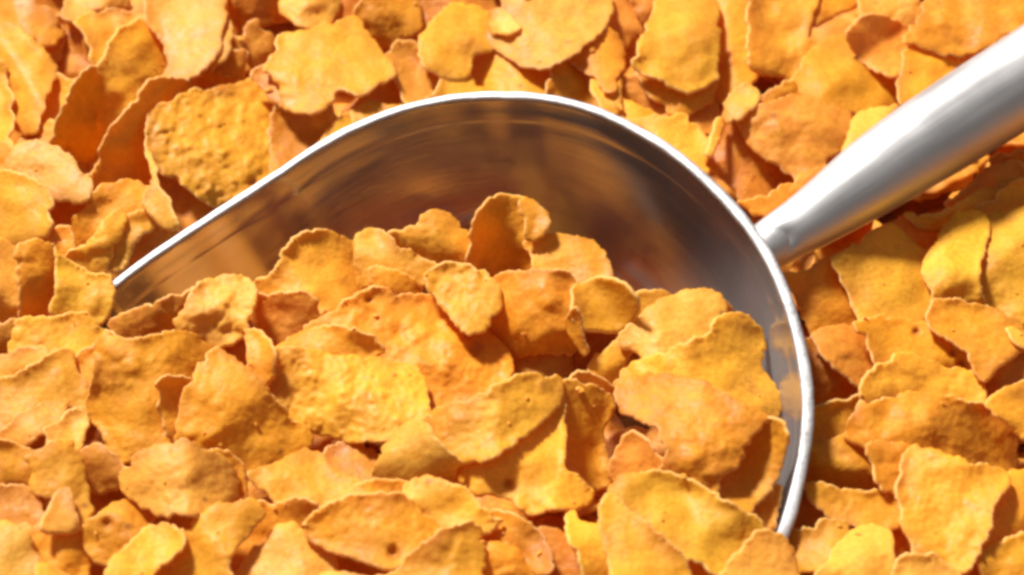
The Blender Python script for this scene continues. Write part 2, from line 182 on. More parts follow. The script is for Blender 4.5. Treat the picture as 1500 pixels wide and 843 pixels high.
50|y|.1 .9|.008,30|1.2|405,60 411,46 440,45 465,40 490,32 518,21 530,30 545,55 560,75 575,95 583,110 560,121 540,136 525,141 510,131 495,129 486,146 471,161 450,167 430,162 412,158 408,125 396,108 383,102 400,80|large square bright yellow flake behind the scoop
46|t|0 .2|0|1|366,108 388,93 406,108 414,130 416,160 402,155 385,125|small tan curled flake between the blistered flake and the square yellow flake
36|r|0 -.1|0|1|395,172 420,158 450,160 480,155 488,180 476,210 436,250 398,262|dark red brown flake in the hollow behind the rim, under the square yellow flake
40|y|.2 .5|0|1|455,225 480,190 497,168 522,172 530,185 505,205 475,230|amber flake touching the rim under the square yellow flake
41|y|.1 .8|0|1|513,156 545,149 572,155 604,148 575,175 525,190 515,175|small yellow ragged flake touching the rim below the dark red gap
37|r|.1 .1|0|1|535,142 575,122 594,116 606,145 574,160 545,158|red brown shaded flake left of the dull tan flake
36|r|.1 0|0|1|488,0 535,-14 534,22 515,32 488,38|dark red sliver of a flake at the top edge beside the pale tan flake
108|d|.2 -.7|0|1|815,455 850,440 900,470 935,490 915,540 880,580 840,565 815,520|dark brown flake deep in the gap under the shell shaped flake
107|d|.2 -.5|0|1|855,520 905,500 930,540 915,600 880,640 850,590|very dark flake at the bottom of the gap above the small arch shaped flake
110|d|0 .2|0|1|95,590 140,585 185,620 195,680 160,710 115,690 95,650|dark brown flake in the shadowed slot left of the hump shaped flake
'''
WORLD, EXPO = .25, 0.0
KEY = (-36, 49, .52, 255)
MM = 0.001
S = bpy.context.scene
COL = S.collection

# ------------------------------------------------------------------ camera
W, H = 1500.0, 843.0
LENS, SENS = 70.0, 36.0
FPX = LENS / SENS * W
DIST = 0.147 * FPX * MM                       # metres from the lens to the pile
ELEV = math.radians(45)
cd = bpy.data.cameras.new('camera'); cam = bpy.data.objects.new('camera', cd); COL.objects.link(cam)
cd.lens = LENS; cd.sensor_width = SENS; cd.clip_start = 0.01; cd.clip_end = 20
cam.location = (0, -DIST * math.cos(ELEV), DIST * math.sin(ELEV))
cam.rotation_euler = (math.pi / 2 - ELEV, 0, 0)
cd.dof.use_dof = True; cd.dof.focus_distance = DIST * 0.985; cd.dof.aperture_fstop = 16
S.camera = cam
CAM = np.array(cam.location)
RX = np.array((1., 0, 0)); UP = np.array((0, math.sin(ELEV), math.cos(ELEV))); FW = np.array((0, math.cos(ELEV), -math.sin(ELEV)))

def world(px, py, D):
    """the point at depth D (metres along the view axis) over grid position px, py"""
    px = np.asarray(px, float); py = np.asarray(py, float); D = np.asarray(D, float)
    x = (px - W / 2) / FPX * D; y = -(py - H / 2) / FPX * D
    return CAM + x[..., None] * RX + y[..., None] * UP + D[..., None] * FW

def plane_depth(px, py, z):
    """depth at which the line of sight meets height z"""
    d = FW[2] + (-(np.asarray(py, float) - H / 2) / FPX) * UP[2]
    return (z - CAM[2]) / d

# --------------------------------------------------------------- materials
def nodes(name):
    m = bpy.data.materials.new(name); m.use_nodes = True
    nt = m.node_tree; nt.nodes.clear()
    return m, nt, nt.nodes, nt.links
def N(ns, t, **kw):
    n = ns.new(t)
    for k, v in kw.items(): setattr(n, k, v)
    return n

def flake_material(name='toasted_corn', pale=0.0):
    m, nt, ns, L = nodes(name)
    out = N(ns, 'ShaderNodeOutputMaterial'); add = N(ns, 'ShaderNodeMixShader'); pr = N(ns, 'ShaderNodeBsdfPrincipled'); tr = N(ns, 'ShaderNodeBsdfTranslucent')
    oi = N(ns, 'ShaderNodeObjectInfo'); tc = N(ns, 'ShaderNodeTexCoord')
    off = N(ns, 'ShaderNodeVectorMath', operation='ADD'); rnd = N(ns, 'ShaderNodeMath', operation='MULTIPLY'); rnd.inputs[1].default_value = 3.7
    L.new(oi.outputs['Random'], rnd.inputs[0]); L.new(tc.outputs['Object'], off.inputs[0]); L.new(rnd.outputs[0], off.inputs[1])
    def noise_t(scale, det, rough=.55):
        n = N(ns, 'ShaderNodeTexNoise'); n.inputs['Scale'].default_value = scale; n.inputs['Detail'].default_value = det; n.inputs['Roughness'].default_value = rough
        L.new(off.outputs[0], n.inputs['Vector']); return n
    def ramp(src, a, b, ca=(0, 0, 0, 1), cb=(1, 1, 1, 1)):
        r = N(ns, 'ShaderNodeValToRGB'); e = r.color_ramp.elements
        e[0].position = a; e[1].position = b; e[0].color = ca; e[1].color = cb
        L.new(src, r.inputs[0]); return r
    def mix(fac, a, b, mode='MIX'):
        x = N(ns, 'ShaderNodeMix', data_type='RGBA', blend_type=mode)
        for s, v in ((x.inputs[0], fac), (x.inputs[6], a), (x.inputs[7], b)):
            if hasattr(v, 'links'): L.new(v, s)
            else: s.default_value = v
        return x.outputs[2]
    big = noise_t(70, 3); mid = noise_t(260, 4, .65); fine = noise_t(1000, 3, .65)
    c = oi.outputs['Color']
    # toasted patches, yellow patches, fine grain
    toast = ramp(big.outputs['Fac'], .50, .72)
    c = mix(toast.outputs[0], c, mix(.42, c, (.50, .165, .028, 1)))
    tops = ramp(mid.outputs['Fac'], .56, .72)
    c = mix(tops.outputs[0], c, mix(.34, c, (.58, .21, .04, 1)))
    warm = ramp(mid.outputs['Fac'], .30, .50, (1, 1, 1, 1), (0, 0, 0, 1))
    c = mix(warm.outputs[0], c, mix(.55, c, (.93, .50, .045, 1)))
    grain = ramp(fine.outputs['Fac'], .30, .72, (.80, .72, .62, 1), (1.08, 1.08, 1.04, 1))
    c = mix(.85, c, grain.outputs[0], 'MULTIPLY')
    # small dark toasted specks
    vo = N(ns, 'ShaderNodeTexVoronoi'); vo.inputs['Scale'].default_value = 150; L.new(off.outputs[0], vo.inputs['Vector'])
    spot = ramp(vo.outputs['Distance'], .07, .13, (1, 1, 1, 1), (0, 0, 0, 1))
    sel = N(ns, 'ShaderNodeSeparateColor'); L.new(vo.outputs['Color'], sel.inputs[0])
    gt = N(ns, 'ShaderNodeMath', operation='GREATER_THAN'); gt.inputs[1].default_value = .80; L.new(sel.outputs[0], gt.inputs[0])
    mu = N(ns, 'ShaderNodeMath', operation='MULTIPLY'); L.new(spot.outputs[0], mu.inputs[0]); L.new(gt.outputs[0], mu.inputs[1])
    mu2 = N(ns, 'ShaderNodeMath', operation='MULTIPLY'); L.new(mu.outputs[0], mu2.inputs[0]); mu2.inputs[1].default_value = .6
    c = mix(mu2.outputs[0], c, (.17, .07, .02, 1))
    at = N(ns, 'ShaderNodeAttribute'); at.attribute_name = 'toast'
    if not pale: c = mix(at.outputs['Fac'], c, mix(.60, c, (.42, .13, .022, 1)))
    if pale: c = mix(pale, c, (.96, .66, .26, 1))
    L.new(c, pr.inputs['Base Color'])
    trc = mix(.6, c, (.95, .42, .03, 1))
    L.new(trc, tr.inputs['Color'])
    rr = ramp(mid.outputs['Fac'], .3, .75, (.66, .66, .66, 1), (.34, .34, .34, 1)); L.new(rr.outputs[0], pr.inputs['Roughness'])
    pr.inputs['Specular IOR Level'].default_value = .24
    # relief
    b1 = N(ns, 'ShaderNodeBump'); b1.inputs['Strength'].default_value = .24; b1.inputs['Distance'].default_value = .00045; L.new(mid.outputs['Fac'], b1.inputs['Height'])
    b2 = N(ns, 'ShaderNodeBump'); b2.inputs['Strength'].default_value = .75; b2.inputs['Distance'].default_value = .00022; L.new(fine.outputs['Fac'], b2.inputs['Height']); L.new(b1.outputs[0], b2.inputs['Normal'])
    vb = N(ns, 'ShaderNodeTexVoronoi', feature='F1'); vb.inputs['Scale'].default_value = 520; L.new(off.outputs[0], vb.inputs['Vector'])
    msk = ramp(big.outputs['Fac'], .40, .60); vm = N(ns, 'ShaderNodeMath', operation='MULTIPLY'); L.new(vb.outputs['Distance'], vm.inputs[0]); L.new(msk.outputs[0], vm.inputs[1])
    b3 = N(ns, 'ShaderNodeBump'); b3.invert = True; b3.inputs['Strength'].default_value = .26; b3.inputs['Distance'].default_value = .0005; L.new(vm.outputs[0], b3.inputs['Height']); L.new(b2.outputs[0], b3.inputs['Normal'])
    L.new(b3.outputs[0], pr.inputs['Normal'])
    add.inputs[0].default_value = .36
    L.new(pr.outputs[0], add.inputs[1]); L.new(tr.outputs[0], add.inputs[2]); L.new(add.outputs[0], out.inputs[0])
    return m

def metal(name, col, r0, r1, stretch, bump, met=1.0, var=.0):
    m, nt, ns, L = nodes(name)
    out = N(ns, 'ShaderNodeOutputMaterial'); pr = N(ns, 'ShaderNodeBsdfPrincipled'); tc = N(ns, 'ShaderNodeTexCoord'); mp = N(ns, 'ShaderNodeMapping')
    mp.inputs['Scale'].default_value = stretch
    n1 = N(ns, 'ShaderNodeTexNoise'); n1.inputs['Scale'].default_value = 1; n1.inputs['Detail'].default_value = 5
    n2 = N(ns, 'ShaderNodeTexNoise'); n2.inputs['Scale'].default_value = 60; n2.inputs['Detail'].default_value = 4
    L.new(tc.outputs['UV'], mp.inputs[0]); L.new(mp.outputs[0], n1.inputs['Vector']); L.new(tc.outputs['Object'], n2.inputs['Vector'])
    mr = N(ns, 'ShaderNodeMapRange'); mr.inputs[1].default_value = .3; mr.inputs[2].default_value = .7; mr.inputs[3].default_value = r0; mr.inputs[4].default_value = r1
    av = N(ns, 'ShaderNodeMath', operation='ADD'); h = N(ns, 'ShaderNodeMath', operation='MULTIPLY'); h.inputs[1].default_value = .5
    L.new(n1.outputs['Fac'], av.inputs[0]); L.new(n2.outputs['Fac'], av.inputs[1]); L.new(av.outputs[0], h.inputs[0]); L.new(h.outputs[0], mr.inputs[0])
    L.new(mr.outputs[0], pr.inputs['Roughness'])
    b = N(ns, 'ShaderNodeBump'); b.inputs['Strength'].default_value = bump; b.inputs['Distance'].default_value = .0001
    L.new(n1.outputs['Fac'], b.inputs['Height']); L.new(b.outputs[0], pr.inputs['Normal'])
    cm = N(ns, 'ShaderNodeMix', data_type='RGBA'); cm.inputs[6].default_value = [v * (1 - var) for v in col[:3]] + [1]; cm.inputs[7].default_value = [min(1, v * (1 + var)) for v in col[:3]] + [1]
    cr_ = N(ns, 'ShaderNodeMapRange'); cr_.inputs[1].default_value = .35; cr_.inputs[2].default_value = .65; L.new(h.outputs[0], cr_.inputs[0]); L.new(cr_.outputs[0], cm.inputs[0])
    L.new(cm.outputs[2], pr.inputs['Base Color']); pr.inputs['Metallic'].default_value = met
    L.new(pr.outputs[0], out.inputs[0]); return m

M_FLAKE = flake_material(); M_EDGE = flake_material('broken_corn_edge', .48)
M_BOWL = metal('polished_aluminium', (.50, .485, .475, 1), .05, .17, (3, 260, 1), .16, .78, .16)
M_RIM = metal('cut_aluminium_edge', (.42, .405, .405, 1), .42, .66, (90, 5, 1), .8, .75, .26)
M_HANDLE = metal('cast_aluminium', (.54, .53, .53, 1), .42, .62, (34, 2.2, 1), .16, 1., .05)
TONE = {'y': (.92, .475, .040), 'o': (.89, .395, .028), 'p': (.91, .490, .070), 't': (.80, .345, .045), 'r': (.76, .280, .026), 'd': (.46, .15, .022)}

def tag(o, label=None, cat=None, group=None, kind=None):
    for k, v in (('label', label), ('category', cat), ('group', group), ('kind', kind)):
        if v: o[k] = v
def mesh_obj(name, verts, faces, mat, parent=None, loc=(0, 0, 0), uvs=None, smooth=True):
    me = bpy.data.meshes.new(name); me.from_pydata([tuple(v) for v in verts], [], [tuple(f) for f in faces])
    if uvs is not None:
        ul = me.uv_layers.new(name='UVMap')
        for lp in me.loops: ul.data[lp.index].uv = uvs[lp.vertex_index]
    if smooth: me.polygons.foreach_set('use_smooth', [True] * len(me.polygons))
    me.materials.append(mat); me.update()
    o = bpy.data.objects.new(name, me); COL.objects.link(o); o.location = loc
    if parent: o.parent = parent
    return o

# -------------------------------------------------------------------- scoop
def catmull(P, n, closed=True):
    P = np.asarray(P, float); out = []
    k = len(P)
    for i in range(k if closed else k - 1):
        if closed: a, b, c, d = P[i - 1], P[i], P[(i + 1) % k], P[(i + 2) % k]
        else: a, b, c, d = P[max(i - 1, 0)], P[i], P[i + 1], P[min(i + 2, k - 1)]
        for t in np.linspace(0, 1, n, endpoint=False):
            out.append(.5 * (2 * b + (c - a) * t + (2 * a - 5 * b + 4 * c - d) * t * t + (3 * b - a - 3 * c + d) * t ** 3))
    if not closed: out.append(P[-1])
    return np.array(out)

RIM_PX = [(172, 415), (242, 364), (322, 311), (401, 260), (480, 208), (555, 173), (622, 152), (690, 142), (742, 141), (800, 145), (865, 161), (926, 188),
          (985, 224), (1038, 269), (1082, 316), (1118, 366), (1145, 422), (1164, 479), (1177, 539), (1182, 595), (1179, 645), (1169, 700), (1149, 772),
          (1110, 850), (1030, 930), (900, 985), (740, 1000), (560, 960), (380, 880), (230, 770), (130, 650), (95, 550), (115, 470)]
# the mouth of the scoop is a plane that rises out of the pile towards the handle
za, zb, zc = -1.0 * MM, -1.0 * MM, 21 * MM
pa = world(*[np.array(v) for v in (165., 425., plane_depth(165, 425, za))]); pb = world(*[np.array(v) for v in (1152., 780., plane_depth(1152, 780, zb))])
pc = world(*[np.array(v) for v in (930., 190., plane_depth(930, 190, zc))])
nrm = np.cross(pb - pa, pc - pa); nrm /= np.linalg.norm(nrm)
if nrm[2] < 0: nrm = -nrm
def on_mouth(px, py):
    d = world(np.array(px, float), np.array(py, float), np.array(1.0)) - CAM
    t = np.dot(pa - CAM, nrm) / np.dot(d, nrm)
    return CAM + d * t
rim = np.array([on_mouth(x, y) for x, y in catmull(RIM_PX, 6)])
ab = (pb - pa) / np.linalg.norm(pb - pa); fwd = np.cross(nrm, ab); fwd *= np.sign(np.dot(fwd, pa - pc))
dn = np.maximum(0, (rim - pa) @ fwd)                        # the lip dips further down where it is dug in
rim = rim - nrm * (1.5 * dn * dn / (dn + 18 * MM))[:, None]
NR = len(rim); cen = rim.mean(0)
arc = np.concatenate([[0], np.cumsum(np.linalg.norm(np.diff(rim, axis=0), axis=1))])
tan = np.roll(rim, -1, 0) - np.roll(rim, 1, 0); tan /= np.linalg.norm(tan, axis=1)[:, None]
inw = np.cross(nrm, tan); inw /= np.linalg.norm(inw, axis=1)[:, None]
if np.dot(inw[0], cen - rim[0]) < 0: inw = -inw

scoop = bpy.data.objects.new('scoop', None); COL.objects.link(scoop); scoop.location = cen
tag(scoop, 'silver aluminium scoop with a round handle, half full and sunk into the corn flakes', 'scoop')
# bowl: rings from the mouth down a drafted wall, a pressed step, a rounded bottom
prof = [(0, .6), (1.5, 1.0), (4, 1.5), (6.3, 2.0), (6.8, 2.22), (7.2, 2.38), (8.8, 2.75), (12, 4.0), (17, 6.1), (22, 9.0), (27, 12.8), (31, 17.0), (34, 22.0), (36.5, 28), (38.0, 35)]
def ring(depth, inset, grow):
    k = inset * MM
    p = rim + inw * k * .92 - nrm * depth * MM
    return p + (-inw if grow else inw) * 0
def shell(off):
    rings = []
    for d, i in prof:
        p = rim + inw * (i - off) * MM - nrm * (d + (off * .6 if d > 25 else 0)) * MM
        rings.append(p)
    return rings
def loft(rings, flip):
    V = [v for r in rings for v in r] + [rings[-1].mean(0) - nrm * .8 * MM]
    F = []; U = []
    for j in range(len(rings)):
        for i in range(NR): U.append((arc[i] / .1, prof[min(j, len(prof) - 1)][0] / 40))
    U.append((0, 1))
    for j in range(len(rings) - 1):
        for i in range(NR):
            a, b = j * NR + i, j * NR + (i + 1) % NR; c, d = a + NR, b + NR
            F.append((a, c, d, b) if flip else (a, b, d, c))
    c0 = (len(rings) - 1) * NR; ci = len(V) - 1
    for i in range(NR):
        F.append((c0 + i, ci, c0 + (i + 1) % NR) if flip else (c0 + i, c0 + (i + 1) % NR, ci))
    return V, F, U
Vi, Fi, Ui = loft(shell(0), True); Vo, Fo, Uo = loft(shell(1.7), False)
nb = len(Vi); Vb = np.array(Vi + Vo) - cen
Fb = Fi + [tuple(i + nb for i in f) for f in Fo]
bowl = mesh_obj('bowl', Vb, Fb, M_BOWL, scoop, uvs=Ui + Uo)
# rim: flat sheared band with rounded corners, a little uneven
rv, rf, ru = [], [], []
pro = [(-1.2, -1.3), (-1.25, -.1), (-1.1, .18), (-.7, .30), (.35, .36), (.75, .22), (.9, -.1), (.85, -1.3)]
for i in range(NR):
    w = .92 + .30 * max(0., (rim[i] - cen)[0] / .075) + .10 * noise.noise(Vector(rim[i]) * 90) + .10 * noise.noise(Vector(rim[i]) * 400)
    h = .22 * noise.noise(Vector(rim[i]) * 260 + Vector((3, 1, 2)))
    for k, (a, b) in enumerate(pro):
        rv.append(rim[i] + inw[i] * a * w * MM + nrm * (b + h) * MM - cen); ru.append((arc[i] / .1, k / 8))
K = len(pro)
for i in range(NR):
    for k in range(K):
        a = i * K + k; b = i * K + (k + 1) % K; c = ((i + 1) % NR) * K + k; d = ((i + 1) % NR) * K + (k + 1) % K
        rf.append((a, c, d, b))
rimo = mesh_obj('rim', rv, rf, M_RIM, scoop, uvs=ru)
# handle: cast tapered bar, rising from the back of the bowl
HC = [(1108, 371, 6, 10.5), (1128, 359, 6.8, 11.2), (1150, 345, 7.6, 11.8), (1180, 327, 8.4, 13.0), (1220, 300, 9.2, 14.8), (1260, 272, 9.9, 16.8), (1300, 244, 10.6, 18.3), (1360, 205, 11.4, 19.8),
      (1430, 160, 12.3, 20.8), (1500, 116, 13.2, 21.4), (1600, 50, 15, 21.6), (1720, -28, 17, 21.2), (1830, -100, 19, 20.2), (1850, -112, 19.3, 17.5), (1858, -117, 19.5, 12), (1860, -118, 19.6, 4)]
HC = catmull(HC, 8, False)
hv, hf, hu = [], [], []; NS = 64
hp = [world(np.array(x), np.array(y), plane_depth(x, y, z * MM)) for x, y, z, d in HC]
for i, p in enumerate(hp):
    t = hp[min(i + 1, len(hp) - 1)] - hp[max(i - 1, 0)]; t = t / np.linalg.norm(t)
    s = np.cross(t, (0, 0, 1)); s /= np.linalg.norm(s); u = np.cross(s, t)
    r = HC[i][3] / 2 * MM
    for k in range(NS):
        a = 2 * math.pi * k / NS
        q = p + (s * math.cos(a) * 1.0 + u * math.sin(a) * .94) * r
        q = q + (q - p) * .012 * noise.noise(Vector(q) * 120)
        hv.append(q - cen); hu.append((k / NS, i * .02))
for i in range(len(hp) - 1):
    for k in range(NS):
        a = i * NS + k; b = i * NS + (k + 1) % NS
        hf.append((a, b, b + NS, a + NS))
dep = [(np.dot(np.array(q) + cen - CAM, FW), k) for k, q in enumerate(hv)]
def grid_xy(q):
    r_ = np.array(q) - CAM; D_ = np.dot(r_, FW); return np.array((W / 2 + np.dot(r_, RX) / D_ * FPX, H / 2 - np.dot(r_, UP) / D_ * FPX))
near_ = [(d, k) for d, k in dep if np.linalg.norm(grid_xy(hv[k] + cen) - (1158, 347)) < 9]
if near_:
    dent = hv[min(near_)[1]].copy()
    for k in range(len(hv)):
        e = np.linalg.norm(hv[k] - dent)
        if e < 6 * MM:
            pk = hp[k // NS] - cen
            hv[k] = hv[k] + (pk - hv[k]) / np.linalg.norm(pk - hv[k]) * 1.0 * MM * math.exp(-(e / (2.4 * MM)) ** 2)
hf.append(tuple(range(NS - 1, -1, -1))); hf.append(tuple((len(hp) - 1) * NS + k for k in range(NS)))
handle = mesh_obj('handle', hv, hf, M_HANDLE, scoop, uvs=hu)
# weld fillet between handle and bowl
fp = world(np.array(1138.), np.array(353.), plane_depth(1138, 356, 7.0 * MM))
ax = hp[20] - hp[8]; ax /= np.linalg.norm(ax)
s = np.cross(ax, (0, 0, 1)); s /= np.linalg.norm(s); u = np.cross(s, ax)
wv, wf = [], []
for i, (along, r) in enumerate([(-5, 5.2), (-3.6, 5.3), (-2.4, 5.25), (-1.2, 5.2), (0, 5.1), (.8, 4.6)]):
    for k in range(32):
        a = 2 * math.pi * k / 32
        q = fp + ax * along * MM + (s * math.cos(a) + u * math.sin(a)) * r * MM * (1 + .05 * noise.noise(Vector((math.cos(a) * 2, math.sin(a) * 2, i))))
        wv.append(q - cen)
for i in range(5):
    for k in range(32):
        a = i * 32 + k; b = i * 32 + (k + 1) % 32
        wf.append((a, b, b + 32, a + 32))
weld = mesh_obj('weld_collar', wv, wf, M_HANDLE, scoop, uvs=[(0, 0)] * len(wv))

SV = [Vector(v + cen) for v in np.vstack([np.array(Vb), np.array(rv), np.array(hv)])]
o1, o2 = len(Vb), len(Vb) + len(rv)
SF = [tuple(f) for f in Fb] + [tuple(i + o1 for i in f) for f in rf] + [tuple(i + o2 for i in f) for f in hf]
SB = BVHTree.FromPolygons(SV, SF)
G = 10.0                                                   # sampling grid for the settling of the pile
gx0, gy0 = -40, -40; GW, GH = int(1580 / G) + 1, int(930 / G) + 1
gxs = gx0 + np.arange(GW) * G; gys = gy0 + np.arange(GH) * G
scoopD = np.full((GH, GW), np.inf)
for j in range(GH):
    for i in range(GW):
        d = world(gxs[i], gys[j], np.array(1.0)) - CAM
        h = SB.ray_cast(Vector(CAM), Vector(d))
        if h[0] is not None: scoopD[j, i] = np.dot(np.array(h[0]) - CAM, FW)

# ------------------------------------------------------------ the big flakes
pad = np.pad(scoopD, 1, constant_values=np.inf)
scoopN = np.min([pad[a:a + GH, b:b + GW] for a in range(3) for b in range(3)], axis=0)
class Flake: pass
FL = []
for ln in FLAKES.strip().splitlines():
    z, tone, g, curl, bump, outline, label = ln.split('|')
    f = Flake(); f.z = float(z) + len(FL) * 1e-4; f.tone = tone; f.label = label; f.bump = float(bump)
    f.g = np.array([float(v) for v in g.split()]) + np.array((random.gauss(0, .14), random.gauss(0, .11))); c = [float(v) for v in curl.split(',')]
    f.poly = np.array([[float(v) for v in p.split(',')] for p in outline.split()])
    f.curl = (c[0], math.radians(c[1])) if c[0] else (random.choice((-.5, 1, 1)) * random.uniform(.016, .042), random.uniform(0, math.pi))
    f.saddle = random.uniform(-.014, .014); f.seed = random.uniform(0, 900)
    f.fold = (random.choice((0, 0, -1, 1, 1)) * random.uniform(.15, .5), random.uniform(0, math.pi), random.uniform(-4, 4))
    f.wave = random.uniform(.8, 1.5) * (.5 if f.bump < .7 else 1)
    FL.append(f)
FL.sort(key=lambda f: f.z)
ZS = 100
def inside(poly, x, y):
    x = np.asarray(x); y = np.asarray(y); r = np.zeros(x.shape, bool)
    a = poly; b = np.roll(poly, -1, 0)
    for (x1, y1), (x2, y2) in zip(a, b):
        if y1 == y2: continue
        c = ((y1 > y) != (y2 > y)) & (x < (x2 - x1) * (y - y1) / (y2 - y1) + x1)
        r ^= c
    return r
def area(p): return .5 * np.sum(p[:, 0] * np.roll(p[:, 1], -1) - np.roll(p[:, 0], -1) * p[:, 1])
# round the outline, let hidden edges run on under the flakes in front, break the edge up
for f in FL:
    p = f.poly
    if area(p) < 0: p = p[::-1].copy()
    f.raw = p
for n, f in enumerate(FL):
    p = f.raw; q = []
    for i in range(len(p)):
        a, b = p[i], p[(i + 1) % len(p)]
        m = max(1, int(np.linalg.norm(b - a) / 9))
        for k in range(m): q.append(a + (b - a) * k / m)
    q = np.array(q)
    t = np.roll(q, -1, 0) - np.roll(q, 1, 0); nn = np.stack([t[:, 1], -t[:, 0]], 1); nn /= np.linalg.norm(nn, axis=1)[:, None] + 1e-9
    for step in (16, 8):
        o = q + nn * step
        hid = np.zeros(len(q), bool)
        for g in FL[n + 1:]:
            if g.raw[:, 0].min() > o[:, 0].max() or g.raw[:, 0].max() < o[:, 0].min() or g.raw[:, 1].min() > o[:, 1].max() or g.raw[:, 1].max() < o[:, 1].min(): continue
            hid |= inside(g.raw, o[:, 0], o[:, 1])
        if step == 16: far = hid
    push = np.where(far, 14., np.where(hid, 7., 0.))
    push = (push + np.roll(push, 1) + np.roll(push, -1)) / 3
    q = q + nn * push[:, None]
    q = (np.roll(q, 1, 0) + 4 * q + np.roll(q, -1, 0)) / 6
    f.poly = q; f.c = q.mean(0)
    f.r = np.sqrt(abs(area(q)) / math.pi)
def quad(f, X, Y):
    """curl of the flake, in mm, over X, Y in mm"""
    k, a = f.curl; u = X * math.cos(a) + Y * math.sin(a); v = -X * math.sin(a) + Y * math.cos(a)
    lim = 9.0
    q = k * u * u * 1.55 + f.saddle * v * v
    q = lim * np.tanh(q / lim)
    s, b, o = f.fold
    t = X * math.cos(b) + Y * math.sin(b) - o
    q = q + s * np.sqrt(t * t + 1.0)
    n = np.array([noise.noise(Vector((x * .085, y * .085, f.seed))) + .45 * noise.noise(Vector((x * .2, y * .2, f.seed + 2))) for x, y in zip(np.ravel(X), np.ravel(Y))]).reshape(np.shape(X))
    return q + n * 1.7 * f.wave
for f in FL:
    if f.z < ZS: zh = 0.0
    else: zh = 1.0
    f.d0 = float(plane_depth(f.c[0], f.c[1], zh * MM)) / MM   # mm
    f.d = f.d0; f.g0 = f.g.copy(); f.s = f.d0 / FPX
    ii = np.arange(max(0, int((f.poly[:, 0].min() - gx0) / G)), min(GW, int((f.poly[:, 0].max() - gx0) / G) + 2))
    jj = np.arange(max(0, int((f.poly[:, 1].min() - gy0) / G)), min(GH, int((f.poly[:, 1].max() - gy0) / G) + 2))
    A, B = np.meshgrid(ii, jj); ins = inside(f.poly, gxs[A], gys[B])
    f.cells = set(zip(B[ins].tolist(), A[ins].tolist()))
    # an average depth offset so that the curl does not move the whole flake
    if f.cells:
        cc = np.array(sorted(f.cells)); X = (gxs[cc[:, 1]] - f.c[0]) * f.s; Y = -(gys[cc[:, 0]] - f.c[1]) * f.s
        f.q0 = float(quad(f, X, Y).mean())
    else: f.q0 = 0.0
def base_depth(f, px, py):
    X = (px - f.c[0]) * f.s; Y = -(py - f.c[1]) * f.s
    return f.d + f.g[0] * X + f.g[1] * Y + quad(f, X, Y) - f.q0
pairs = []
for a in range(len(FL)):
    for b in range(a + 1, len(FL)):
        c = FL[a].cells & FL[b].cells
        if c:
            cc = np.array(sorted(c)); px, py = gxs[cc[:, 1]], gys[cc[:, 0]]
            A, B = FL[a], FL[b]
            Xa, Ya = (px - A.c[0]) * A.s, -(py - A.c[1]) * A.s; Xb, Yb = (px - B.c[0]) * B.s, -(py - B.c[1]) * B.s
            gap = 1.7
            K0 = quad(A, Xa, Ya) - A.q0 - (quad(B, Xb, Yb) - B.q0)
            pairs.append((a, b, Xa, Ya, Xb, Yb, K0, gap))
walls = []
for a, f in enumerate(FL):
    SD = scoopD if f.z > ZS else scoopN
    cc = [(j, i) for j, i in f.cells if np.isfinite(SD[j, i])]
    if cc:
        cc = np.array(sorted(cc)); px, py = gxs[cc[:, 1]], gys[cc[:, 0]]
        X, Y = (px - f.c[0]) * f.s, -(py - f.c[1]) * f.s
        walls.append((a, X, Y, quad(f, X, Y) - f.q0, SD[cc[:, 0], cc[:, 1]] / MM, f.z > ZS))
def kick(f, X, Y, lam):
    """move the flake by lam mm at the offset X, Y, as a free disc would"""
    r2 = (f.r * f.s) ** 2 * .5 + 4
    k = 1 + .7 * (X * X + Y * Y) / r2
    f.d += lam / k; f.g[0] += .7 * lam * X / r2 / k; f.g[1] += .7 * lam * Y / r2 / k
for it in range(260):
    soft = .03 if it < 200 else .0
    for f in FL:
        f.d += (f.d0 - f.d) * soft * .5; f.g += (f.g0 - f.g) * soft
        n = np.hypot(*f.g)
        if n > 1.9: f.g *= 1.9 / n
    for a, b, Xa, Ya, Xb, Yb, K0, gap in pairs:
        A, B = FL[a], FL[b]
        v = (B.d + B.g[0] * Xb + B.g[1] * Yb) - (A.d + A.g[0] * Xa + A.g[1] * Ya) - K0 + gap
        i = int(np.argmax(v))
        if v[i] > 0:
            l = min(v[i], 3.0) * .45
            kick(A, Xa[i], Ya[i], l); kick(B, Xb[i], Yb[i], -l)
    for a, X, Y, q, sd, front in walls:
        f = FL[a]; d = f.d + f.g[0] * X + f.g[1] * Y + q
        v = (d + 1.6 - sd) if front else (sd + 1.6 - d)
        i = int(np.argmax(v))
        if v[i] > 0: kick(f, X[i], Y[i], min(v[i], 4.0) * .8 * (-1 if front else 1))
bad = sum(1 for a, b, Xa, Ya, Xb, Yb, K0, gap in pairs if np.max((FL[b].d + FL[b].g[0] * Xb + FL[b].g[1] * Yb) - (FL[a].d + FL[a].g[0] * Xa + FL[a].g[1] * Ya) - K0) > .3)
print('settled', len(FL), 'pairs', len(pairs), 'still touching', bad, 'max lift %.1f' % max(abs(f.d - f.d0) for f in FL), 't %.1f' % (time.time() - T0))

